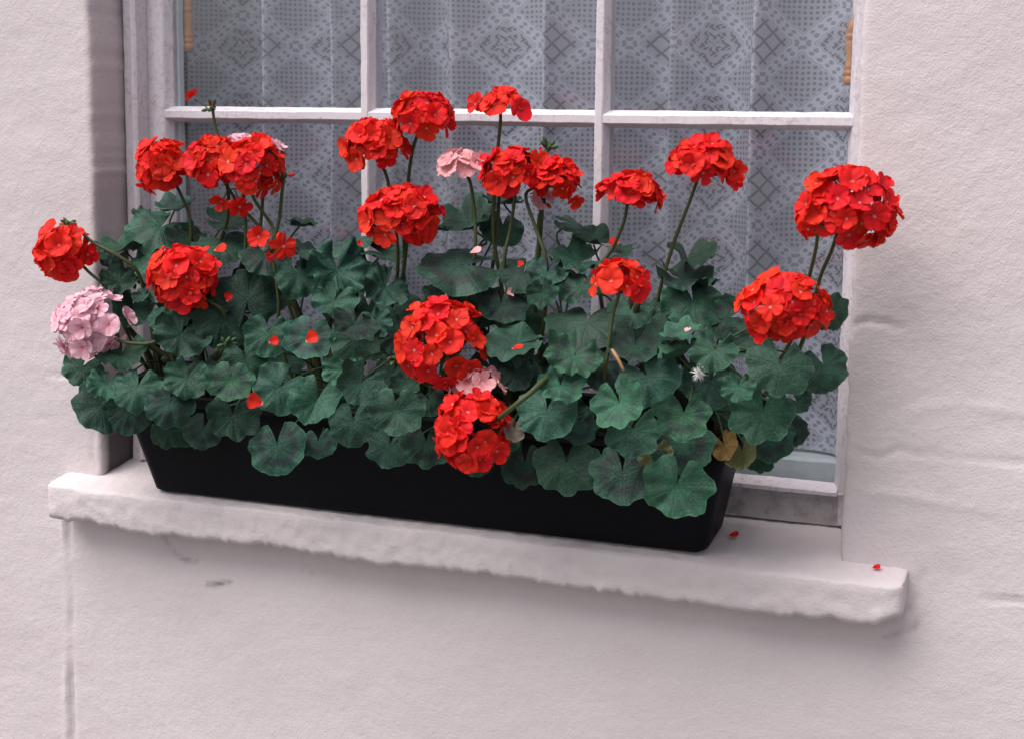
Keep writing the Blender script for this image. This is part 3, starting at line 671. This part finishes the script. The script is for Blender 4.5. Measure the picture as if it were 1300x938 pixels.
LIST = [
 # px, py, width, tip, tilt, Y, kind, material
 ('l1', 222, 264, 56, 10, 62, .015, 'a1', None), ('l2', 204, 288, 84, 150, 42, .0, 'b1', G), ('l2b', 181, 274, 30, 250, 45, .02, 'c1', None), ('l3', 158, 316, 72, 175, 60, -.02, 'a2', None),
 ('l3b', 142, 326, 44, 150, 40, -.015, 'c2', G), ('l4', 196, 328, 64, 130, 34, -.03, 'b2', None), ('l5', 286, 283, 62, 20, 52, .0, 'a3', None), ('l6', 283, 309, 76, 60, 40, -.02, 'b1', None), ('l7', 236, 304, 52, 90, 40, -.01, 'a1', None),
 ('l8', 338, 324, 66, 80, 38, -.03, 'b2', None), ('l9', 152, 358, 58, 210, 42, -.055, 'f1', None), ('l10', 168, 388, 60, 110, 15, -.05, 'd1', None), ('l11', 182, 375, 30, 150, 45, -.06, 'c1', None),
 ('l12', 313, 380, 80, 265, 14, -.045, 'e1', None), ('l13', 283, 402, 82, 150, 18, -.07, 'b2', None), ('l14', 230, 425, 68, 112, 18, -.10, 'c2', None), ('l15', 203, 405, 30, 190, 30, -.08, 'a1', G),
 ('l17', 155, 447, 64, 110, 34, -.11, 'c1', None), ('l18', 105, 466, 52, 125, 12, -.085, 'b1', None), ('l19', 136, 488, 50, 110, 34, -.13, 'f1', None), ('l20', 128, 514, 72, 130, 8, -.11, 'e1', None),
 ('l21', 175, 492, 62, 105, 22, -.125, 'b2', None), ('l22', 163, 522, 60, 95, 8, -.10, 'b1', None), ('l23', 216, 512, 62, 112, 12, -.13, 'b1', None), ('l24', 238, 480, 60, 110, 12, -.115, 'c1', None),
 ('l25', 292, 483, 58, 92, 5, -.145, 'a3', G), ('l26', 312, 455, 58, 80, 14, -.115, 'b2', G), ('l27', 296, 526, 70, 86, 3, -.12, 'a2', None), ('l28', 213, 548, 42, 100, 8, -.09, 'b1', None), ('l29', 258, 545, 50, 100, 10, -.08, 'b2', None),
 ('l30', 340, 424, 60, 95, 14, -.10, 'b1', None), ('l31', 392, 428, 64, 110, 15, -.105, 'a1', None), ('l32', 354, 492, 68, 125, 4, -.135, 'b2', None), ('l33', 402, 508, 76, 112, 18, -.14, 'd2', None), ('l34', 433, 470, 48, 100, 6, -.14, 'c2', G),
 ('l35', 459, 486, 66, 122, 4, -.150, 'a2', None), ('l36', 503, 521, 68, 94, 3, -.155, 'a3', None), ('l37', 494, 566, 58, 110, 5, -.12, 'e2', None), ('l38', 541, 562, 66, 95, 3, -.13, 'b1', None), ('l39', 352, 566, 74, 90, 8, -.11, 'e1', None),
 ('l40', 448, 536, 62, 100, 8, -.10, 'b2', None), ('l41', 452, 430, 64, 80, 8, -.095, 'e1', None), ('l42', 450, 412, 58, 100, 28, -.115, 'a1', None), ('l43', 478, 410, 42, 60, 15, -.10, 'c1', None), ('l44', 425, 382, 58, 110, 22, -.09, 'c2', None),
 ('l45', 428, 343, 84, 92, 24, -.06, 'f1', None), ('l46', 489, 365, 64, 128, 18, -.075, 'f1', None), ('l47', 392, 324, 66, 40, 58, -.01, 'a1', None), ('l48', 378, 349, 58, 70, 30, -.04, 'b1', None), ('l49', 380, 286, 48, 5, 68, .015, 'a2', None),
 ('l51', 455, 306, 84, 10, 60, .0, 'e2', None), ('l52', 486, 322, 68, 30, 55, -.015, 'a3', None), ('l53', 503, 398, 64, 70, 10, -.05, 'e2', None), ('l54', 507, 425, 56, 110, 10, -.085, 'b1', None), ('l55', 583, 336, 116, 150, 50, -.06, 'e2', None),
 ('l57', 498, 474, 46, 110, 10, -.10, 'b1', None), ('l58', 516, 486, 38, 90, 12, -.11, 'a1', None), ('l59', 545, 508, 42, 60, 10, -.11, 'b2', None), ('l60', 600, 290, 92, 160, 62, .015, 'd1', None), ('l61', 638, 288, 56, 90, 25, .02, 'b1', None),
 ('l62', 640, 258, 56, 170, 66, .02, 'a1', None), ('l63', 726, 284, 52, 10, 55, .015, 'b2', None), ('l64', 754, 310, 50, 200, 48, .0, 'd1', None), ('l65', 788, 322, 38, 10, 52, -.005, 'a3', None), ('l66', 735, 332, 84, 150, 58, -.02, 'c2', None),
 ('l67', 664, 346, 62, 120, 30, -.04, 'e1', None), ('l68', 694, 346, 56, 110, 40, -.06, 'c1', None), ('l69', 688, 372, 40, 100, 6, -.085, 'a3', G), ('l70', 636, 388, 66, 90, 28, -.06, 'a2', None), ('l71', 737, 364, 64, 120, 38, -.06, 'f1', G),
 ('l72', 745, 408, 102, 115, 40, -.085, 'e2', None), ('l73', 655, 436, 88, 160, 60, -.10, 'a1', None), ('l74', 622, 464, 54, 60, 15, -.115, 'a2', None), ('l75', 655, 476, 42, 95, 12, -.115, 'b1', None), ('l75b', 690, 478, 46, 95, 22, -.09, 'b2', None), ('l76', 728, 452, 70, 130, 28, -.125, 'c1', G),
 ('l77', 764, 462, 68, 140, 18, -.11, 'b1', None), ('l78', 806, 440, 68, 110, 36, -.11, 'a2', None), ('l79', 822, 478, 82, 55, 8, -.12, 'b2', None), ('l80', 712, 490, 58, 85, 24, -.14, 'c2', G), ('l81', 694, 521, 78, 105, 8, -.135, 'b1', None),
 ('l82', 786, 512, 70, 80, 4, -.165, 'a3', G), ('l83', 803, 546, 74, 100, 4, -.14, 'a2', None), ('l84', 719, 588, 84, 95, 4, -.125, 'e1', None), ('l85', 790, 600, 84, 90, 3, -.13, 'e2', None), ('l86', 859, 616, 88, 96, 2, -.15, 'a2', G),
 ('l87', 632, 558, 62, 70, 8, -.125, 'a1', G), ('l88', 606, 582, 46, 95, 8, -.125, 'b2', None), ('l90', 874, 329, 70, 95, 52, .0, 'd2', None), ('l91', 868, 354, 88, 20, 58, -.02, 'c1', None), ('l92', 880, 382, 80, 80, 16, -.04, 'b1', None),
 ('l93', 832, 398, 48, 160, 45, -.05, 'a2', None), ('l94', 850, 414, 48, 90, 35, -.08, 'b1', None), ('l95', 868, 426, 62, 170, 60, -.11, 'a1', G), ('l96', 925, 404, 58, 165, 14, -.03, 'b2', None), ('l97', 950, 432, 56, 120, 18, -.04, 'a3', None),
 ('l98', 906, 445, 64, 112, 22, -.125, 'c2', None), ('l99', 862, 452, 52, 150, 60, -.12, 'd1', G), ('l100', 902, 484, 72, 100, 14, -.11, 'b1', None), ('l101', 937, 491, 44, 92, 4, -.145, 'c1', G), ('l102', 990, 464, 82, 92, 5, -.135, 'e1', None),
 ('l103', 1046, 466, 64, 75, 5, -.10, 'b2', None), ('l104', 1057, 398, 48, 25, 14, -.05, 'a3', None), ('l105', 968, 523, 84, 97, 5, -.115, 'a1', None), ('l106', 1012, 510, 48, 40, 22, -.07, 'd1', None), ('l107', 868, 526, 72, 97, 3, -.150, 'a3', G),
 ('l108', 866, 562, 80, 92, 4, -.12, 'e2', None), ('l109', 976, 556, 64, 85, 5, -.085, 'e1', None), ('l110', 920, 566, 42, 70, 12, -.10, 'd1', YL), ('l111', 942, 574, 50, 88, 12, -.09, 'd2', PLF), ('l112', 964, 584, 40, 95, 10, -.075, 'a1', None), ('l113', 1020, 360, 34, 300, 40, .0, 'a1', None),
 ('l114', 653, 547, 30, 80, 4, -.142, 'd2', DR), ('l115', 666, 590, 60, 100, 5, -.105, 'b1', None), ('l116', 1008, 545, 40, 60, 12, -.075, 'b2', None), ('l117', 565, 380, 60, 100, 25, -.05, 'e1', None), ('l118', 800, 395, 56, 100, 35, -.06, 'b1', None),
 ('l119', 232, 388, 50, 100, 28, -.06, 'b1', None), ('l120', 258, 470, 44, 90, 15, -.09, 'e1', None), ('l121', 735, 540, 50, 90, 10, -.115, 'e2', None), ('l122', 830, 575, 46, 95, 5, -.13, 'b2', PLF), ('l123', 404, 560, 46, 90, 8, -.09, 'e1', None),
]
for (nm, px, py, wd, tip, tilt, Y, kd, mt) in LIST:
    LV[nm] = leaf(px, py, wd, tip+rnd.uniform(-8, 8), tilt, Y, kd, mt, roll=rnd.uniform(-20, 20))
for a_ in ((468, 392, 60, 90, 20, -.02), (474, 432, 60, 100, 15, -.03), (330, 352, 66, 90, 20, .0), (250, 372, 64, 90, 20, .0), (660, 405, 64, 90, 20, -.01), (840, 440, 64, 90, 20, -.02)): leaf(*a_, 'e1', None)
# leaves deeper inside the bush, in the shade of the outer ones
fill_boxes = [(170, 250, 330, 540), (250, 400, 345, 560), (400, 540, 350, 550), (540, 700, 350, 560), (700, 860, 350, 590), (860, 990, 400, 570)]
rf = random.Random(23)
for (x0, x1, y0, y1) in fill_boxes:
    for k in range(5):
        px, py = rf.uniform(x0, x1), rf.uniform(y0, y1); f_ = (py-y0)/(y1-y0)
        leaf(px, py, rf.uniform(54, 78), rf.uniform(50, 130), rf.uniform(5, 40), rf.uniform(.0, .035)-.05*f_, rf.choice(['a1', 'b1', 'b2', 'e1', 'e2']), None, roll=rf.uniform(-25, 25))

# ------------------------------------------------------------------ flower heads
def head(pl, px, py, wpx, hpx, Y, color, axis, face, n, stem, cap=105, fl=17.5, hole=None, buds=0, stemr=.0021, seed=0, redbuds=False, droop=0):
    r_ = random.Random(int(px*7+py*3)+seed); Cn = at(px, py, Y); v = (CAM-Cn).normalized(); rt = (RIGHT-v*RIGHT.dot(v)).normalized(); up = v.cross(rt)
    pl_ = px_len(Cn); a = math.radians(axis); fc = math.radians(face)
    ax = ((rt*math.cos(a)-up*math.sin(a))*math.cos(fc)+v*math.sin(fc)).normalized()
    Rw = wpx/2*pl_; Rh = hpx/2*pl_; fr = fl*pl_
    # ellipsoid axes in the picture: width along the picture's right, height along its up
    def pos(d): return rt*d.dot(rt)*(Rw-fr*.22)+up*d.dot(up)*(Rh-fr*.22)+v*d.dot(v)*((Rw+Rh)/2-fr*.22)
    H = Cn-pos(ax)*.42
    mb = MB(); mb.lathe([(.001, -.004), (.0034, -.002), (.0042, .001), (.003, .004), (.001, .005)], H, ax, 8)
    dirs = []; e1 = ax.orthogonal().normalized(); e2 = ax.cross(e1); zc_ = math.cos(math.radians(cap))
    n = int(round(n*1.32))
    for i in range(n):
        z = 1-(i+.5)/n*(1-zc_); ph = i*2.39996+r_.uniform(-.25, .25); s = math.sqrt(max(0, 1-z*z))
        d = (ax*z+(e1*math.cos(ph)+e2*math.sin(ph))*s+Vector([r_.uniform(-.20, .20) for _ in range(3)])).normalized()
        dirs.append(d)
    hd = None; kids = []
    for i, d in enumerate(dirs):
        if hole is not None:
            hv = (rt*hole[0]+up*hole[1]+v*hole[2]).normalized()
            if d.angle(hv) < hole[3]: continue
        p = Cn+pos(d)*r_.uniform(.82, 1.09); p += Vector((0, 0, -1))*droop*r_.random()
        mb.tube(smooth_path([H, H.lerp(p, .55)+ax*.004, p-d*.004], 3), [.0007]*6+[.0011], 4)
        nrm = (d+ax*.25+Vector([r_.uniform(-.22, .22) for _ in range(3)])).normalized()
        q = nrm.to_track_quat('Z', 'Y') @ Matrix.Rotation(r_.uniform(0, 6.28), 3, 'Z').to_quaternion()
        kids.append(('floret', FLO[color][r_.randrange(9)], p, q, fr*r_.uniform(.86, 1.10)))
    for i in range(buds):
        if hole is not None: d = ((rt*hole[0]+up*hole[1]+v*hole[2]).normalized()+Vector([r_.uniform(-.5, .5) for _ in range(3)])).normalized()
        else: d = (ax*.6+Vector([r_.uniform(-1, 1) for _ in range(3)])).normalized()
        p = Cn+pos(d)*r_.uniform(.35, .80) if hole is not None else H+d*r_.uniform(.006, .012)
        mb.tube([H, p], .0008, 4)
        kids.append(('bud', BUDR if (redbuds and r_.random() < .5) else BUDG, p, d.to_track_quat('Z', 'Y'), r_.uniform(.0034, .0052)))
    hd = mb.build('flower_head', M_STEM, pl['o'], pl['P'], True)
    for (nm, me, p, q, s) in kids: obj(nm, me, None, hd, local(pl, p), q, s)
    if stem:
        pts = [H-ax*.002]+[at(sx, sy, sY) for (sx, sy, sY) in stem]
        if len(stem) >= 1:
            lp = pts[-1]; B_ = pl['P']; pts.append(Vector((lp.x*.8+B_.x*.2, lp.y*.6+B_.y*.4, max(B_.z+.02, lp.z-.06)))); pts.append(B_+Vector((.01*r_.uniform(-1, 1), 0, -.01)))
        mb = MB(); pp = smooth_path(pts, 8); mb.tube(pp, [stemr*(.9+.35*i/len(pp)) for i in range(len(pp))], 7)
        mb.build('flower_stem', M_STEM, hd, pl['P'], True)
    return hd
def single(pl, px, py, dpx, Y, color, face, par, seed=0, frm=None):   # one loose floret on its own stalk
    r_ = random.Random(px+seed); P = at(px, py, Y); v = (CAM-P).normalized(); rt = (RIGHT-v*RIGHT.dot(v)).normalized(); up = v.cross(rt)
    n = (v+rt*face[0]+up*face[1]).normalized(); q = n.to_track_quat('Z', 'Y') @ Matrix.Rotation(r_.uniform(0, 6.28), 3, 'Z').to_quaternion()
    f_ = obj('floret', FLO[color][7+r_.randrange(2)], None, par, local(pl, P), q, dpx/2*px_len(P))
    if frm is not None:
        mb = MB(); S = at(*frm); mb.tube(smooth_path([P-n*.002, P.lerp(S, .4)+Vector((0, 0, .004))-n*.006, S], 5), .0008, 5)
        mb.build('pedicel', M_STEM, par, pl['P'], True)
head(p1, 82, 321, 70, 66, -.09, 'red', 200, 42, 22, [(112, 345, -.085), (140, 372, -.07)], fl=16.5)
hb = head(p1, 84, 284, 18, 14, -.085, 'red', 200, 20, 0, [(95, 288, -.085), (118, 308, -.08), (150, 325, -.075), (176, 348, -.06)], buds=9, redbuds=True)
head(p1, 208, 213, 66, 66, -.02, 'red', 235, 38, 24, [(229, 246, -.01), (242, 285, -.01)], fl=16.5)
h3 = head(p3, 272, 206, 62, 62, -.03, 'red', 250, 36, 20, [(302, 258, -.02), (330, 290, -.015), (352, 330, -.02)], fl=16.5, hole=(.85, .0, .55, .55), buds=6)
head(p3, 318, 212, 74, 68, -.035, 'red', 275, 38, 24, [(322, 252, -.03), (344, 285, -.02), (352, 310, -.025)], fl=17)
single(p3, 281, 256, 30, -.035, 'red', (-.5, -.7), h3, 1, (300, 240, -.03)); single(p3, 304, 263, 34, -.04, 'red', (.2, -.6), h3, 2, (298, 242, -.03)); single(p3, 349, 238, 24, -.035, 'red', (.9, -.6), h3, 3, (322, 240, -.035))
h6 = head(p3, 344, 318, 8, 8, -.055, 'red', 270, 20, 0, [(349, 345, -.055), (354, 385, -.05), (354, 420, -.04)], buds=2)
single(p3, 328, 301, 34, -.06, 'red', (-.2, .1), h6, 4, (346, 318, -.055)); single(p3, 360, 313, 38, -.065, 'red', (.1, -.1), h6, 8, (346, 318, -.055)); single(p3, 343, 326, 16, -.06, 'red', (-.9, -.5), h6, 9, (346, 318, -.055))
head(p2, 303, 186, 30, 24, -.005, 'pink', 270, 20, 5, [(306, 215, -.005), (312, 300, -.01)], fl=14, cap=90); head(p2, 342, 194, 34, 28, -.01, 'pink', 300, 20, 7, [(336, 225, -.01), (328, 310, -.015)], fl=14, cap=95)
head(p2, 116, 412, 90, 88, -.12, 'pink', 190, 48, 34, [(150, 432, -.125), (182, 437, -.12), (212, 437, -.10)], fl=16, hole=(.55, .30, .75, .30), buds=5, redbuds=True, cap=120)
head(p1, 233, 353, 86, 72, -.085, 'red', 215, 52, 30, [(258, 378, -.08), (285, 400, -.07)], fl=18, cap=112)
head(p3, 537, 148, 72, 58, -.03, 'red', 262, 30, 25, [(526, 183, -.025), (518, 235, -.02), (514, 330, -.03)], fl=16.5)
head(p3, 476, 184, 82, 62, -.04, 'red', 250, 34, 25, [(484, 208, -.035), (494, 238, -.03), (505, 330, -.035)], fl=16.5)
h9 = head(p5, 635, 133, 66, 42, -.02, 'red', 268, 8, 8, [(635, 160, -.02), (631, 200, -.015), (626, 290, -.01)], fl=17, cap=88, buds=4, droop=.008)
head(p3, 511, 277, 96, 74, -.06, 'red', 268, 40, 30, [(513, 315, -.055), (511, 350, -.05)], fl=18, cap=108)
head(p4, 588, 213, 60, 40, -.03, 'salmon', 262, 18, 11, [(597, 232, -.03), (602, 270, -.03), (603, 320, -.035)], fl=16, cap=88, buds=3, redbuds=True)
head(p4, 689, 252, 30, 26, -.01, 'salmon', 270, 30, 6, [(684, 280, -.005), (680, 330, -.015)], fl=9, buds=9, redbuds=True, cap=110); head(p4, 632, 206, 22, 22, .0, 'salmon', 250, 10, 3, [(634, 240, .0), (628, 320, -.005)], fl=13, cap=70)
h12 = head(p5, 656, 220, 84, 62, -.04, 'red', 268, 28, 26, [(654, 248, -.035), (648, 290, -.035), (640, 335, -.04)], fl=16.5)
h12b = head(p5, 705, 228, 56, 46, -.035, 'red', 300, 25, 15, [(668, 246, -.04), (680, 290, -.045), (694, 335, -.05)], fl=16)
single(p5, 729, 256, 26, -.035, 'red', (.6, -.5), h12b, 5, (702, 240, -.03)); head(p5, 697, 188, 16, 10, -.01, 'red', 290, 10, 0, [(693, 200, -.01), (690, 240, -.01)], buds=7)
head(p6, 800, 248, 80, 52, -.06, 'red', 282, 4, 22, [(792, 282, -.06), (778, 315, -.055), (760, 348, -.05)], fl=16, cap=96, buds=8, redbuds=True)
h15 = head(p6, 892, 210, 84, 64, -.03, 'red', 285, 22, 24, [(876, 255, -.03), (855, 310, -.03), (836, 375, -.035)], fl=17, cap=100)
single(p6, 932, 218, 34, -.03, 'red', (.7, -.2), h15, 6, (892, 226, -.025)); single(p6, 933, 232, 22, -.03, 'red', (.8, -.6), h15, 7, (892, 228, -.025))
head(p6, 788, 360, 72, 58, -.12, 'red', 276, 26, 9, [(778, 400, -.125), (772, 445, -.13), (767, 490, -.12)], fl=18, cap=104, buds=6, redbuds=True, droop=.004)
h17a = head(p7, 1076, 265, 116, 98, -.09, 'red', 295, 38, 40, [(1056, 318, -.075), (1042, 350, -.06), (1028, 400, -.05)], fl=18.5, cap=112)
single(p7, 1094, 284, 36, -.115, 'red', (.3, -.4), h17a, 11); single(p7, 1112, 300, 30, -.10, 'red', (.6, -.6), h17a, 12)
h17 = head(p7, 1034, 276, 44, 56, -.085, 'red', 200, 35, 8, None, fl=17, cap=90)
head(p7, 1040, 287, 18, 16, -.11, 'red', 285, 25, 0, [(1036, 315, -.095), (1029, 345, -.08), (1018, 385, -.06)], buds=9)
h18 = head(p7, 995, 392, 108, 88, -.10, 'red', 275, 42, 36, [(975, 425, -.09), (958, 460, -.08)], fl=18, cap=112)
single(p7, 978, 390, 38, -.145, 'red', (-.3, .2), h18, 13)
head(p5, 562, 436, 104, 110, -.14, 'red', 235, 46, 40, [(560, 470, -.11), (580, 510, -.09)], fl=17, hole=(.16, -.30, .95, .24), buds=18, redbuds=True, cap=118)
head(p5, 500, 456, 16, 14, -.125, 'red', 200, 30, 0, [(512, 468, -.12), (545, 490, -.10)], buds=7, redbuds=True)
head(p4, 606, 488, 72, 40, -.135, 'salmon', 270, 35, 11, [(612, 505, -.12), (610, 530, -.10)], fl=16.5, cap=95)
head(p5, 599, 547, 92, 96, -.17, 'red', 195, 58, 36, [(648, 519, -.195), (672, 500, -.19), (698, 482, -.15)], fl=17, hole=(-.22, -.30, .90, .16), buds=6, redbuds=True, cap=118, stemr=.0030)
hb = head(p1, 270, 136, 26, 16, -.02, 'red', 270, 15, 0, [(273, 160, -.02), (281, 190, -.02), (290, 260, -.02)], buds=10, redbuds=True)
P = at(245, 123, -.02); q = (RIGHT*-.6+UP*.7).to_track_quat('Z', 'Y'); obj('floret', FLO['red'][6], None, hb, local(p1, P), q, .0105)
mb = MB(); mb.tube(smooth_path([at(248, 127, -.018), at(258, 133, -.018), at(267, 142, -.018)], 4), .0009, 5); mb.build('pedicel', M_STEM, hb, p1['P'], True)
head(p3, 361, 223, 14, 12, -.02, 'red', 275, 10, 0, [(358, 245, -.02), (355, 275, -.02), (350, 310, -.025)], buds=6, redbuds=True)
head(p2, 287, 437, 14, 14, -.13, 'red', 270, 40, 0, [(290, 455, -.10)], buds=9)

# ------------------------------------------------------------------ small loose things
def fallen(nm, px, py, sz, color, label, spin=0, lift=.006):
    L = LV[nm]; d = ray(px, py); n = L['n']; t = (L['P']+n*lift-CAM).dot(n)/d.dot(n); P = CAM+d*t
    q = n.to_track_quat('Z', 'Y') @ Matrix.Rotation(spin, 3, 'Z').to_quaternion()
    tag(obj('fallen_petal', PETAL[color], None, None, P, q, sz*px_len(P)), label, 'petal', 'petals dropped from the blooms')
fallen('l31', 388, 434, 18, 'red', 'larger bright red fallen petal on a leaf below the two loose red florets', .6, .010)
fallen('l32', 334, 512, 20, 'red', 'bright red fallen petal on a notched leaf above the dark box front', 2.9, .008)
fallen('l30', 341, 435, 13, 'red', 'dark red fallen petal between two leaves beside the green bud', .3, .010)
fallen('l13', 288, 383, 11, 'red', 'small red fallen petal in a leaf fold right of the round red bloom', 1.2, .012)
fallen('l6', 272, 318, 16, 'red', 'red fallen petal just above the round red bloom near the reveal', .2, .010)
fallen('l52', 461, 313, 10, 'red', 'tiny red fallen petal on a leaf left of the middle red bloom', 1.9, .008)
fallen('l55', 597, 321, 15, 'salmon', 'pale pink fallen petal on the broad smooth leaf', .4, .012)
fallen('l70', 652, 376, 11, 'salmon', 'pale pink fallen petal on a dark leaf in the centre of the box', 2.2, .010)
fallen('l67', 658, 339, 9, 'red', 'tiny red fallen petal on a leaf behind the two thick stems', 1.1, .008)
fallen('l73', 650, 443, 15, 'red', 'red fallen petal on a flat leaf above the small pink bloom', .1, .010)
fallen('l64', 773, 311, 14, 'red', 'red fallen petal on a leaf against the glazing bar foot', .5, .012)
fallen('l95', 870, 421, 9, 'salmon', 'pale fallen petal scrap on the bright edge-on leaf', 1.5, .010)
for (px, py, Y, lab, s) in ((1107, 722, -.012, 'crumpled red fallen petal on the bare end of the sill', 11), (925, 676, .03, 'red fallen petal on the sill beside the black box end', 13)):
    P = at(px, py, Y); P.z = SLOPE*P.y+.0022
    q = Vector((.1, -.2, 1)).to_track_quat('Z', 'Y'); tag(obj('fallen_petal', PETAL['red'], None, None, P, q, s*px_len(P)), lab, 'petal', 'petals dropped from the blooms')
P = at(784, 455, -.175); A, B = at(777, 444, -.17), at(792, 471, -.175)
mb = MB(); mb.tube(smooth_path([A, P, B], 5), [.0016, .0018, .0020, .0020, .0019, .0018, .0018, .0017, .0016, .0014, .0012], 6)
o = mb.build('dry_stalk', M_STRAW, smooth=True); tag(o, 'short brown dry stalk lying among the leaves below the small red bloom', 'stalk')
mb = MB(); rf = random.Random(3); P = at(887, 474, -.155)
for k in range(150):
    d = Vector((rf.gauss(0, 1), rf.gauss(0, 1), rf.gauss(0, 1.2))).normalized()*rf.uniform(.003, .011)
    mb.tube([P, P+d*.5+Vector((0, 0, rf.uniform(-.001, .001))), P+d], [.00035, .0003, .0001], 3)
tag(mb.build('down_feather', M_FLUFF, smooth=True), 'tuft of white down caught on a leaf near the yellowing leaf', 'feather')
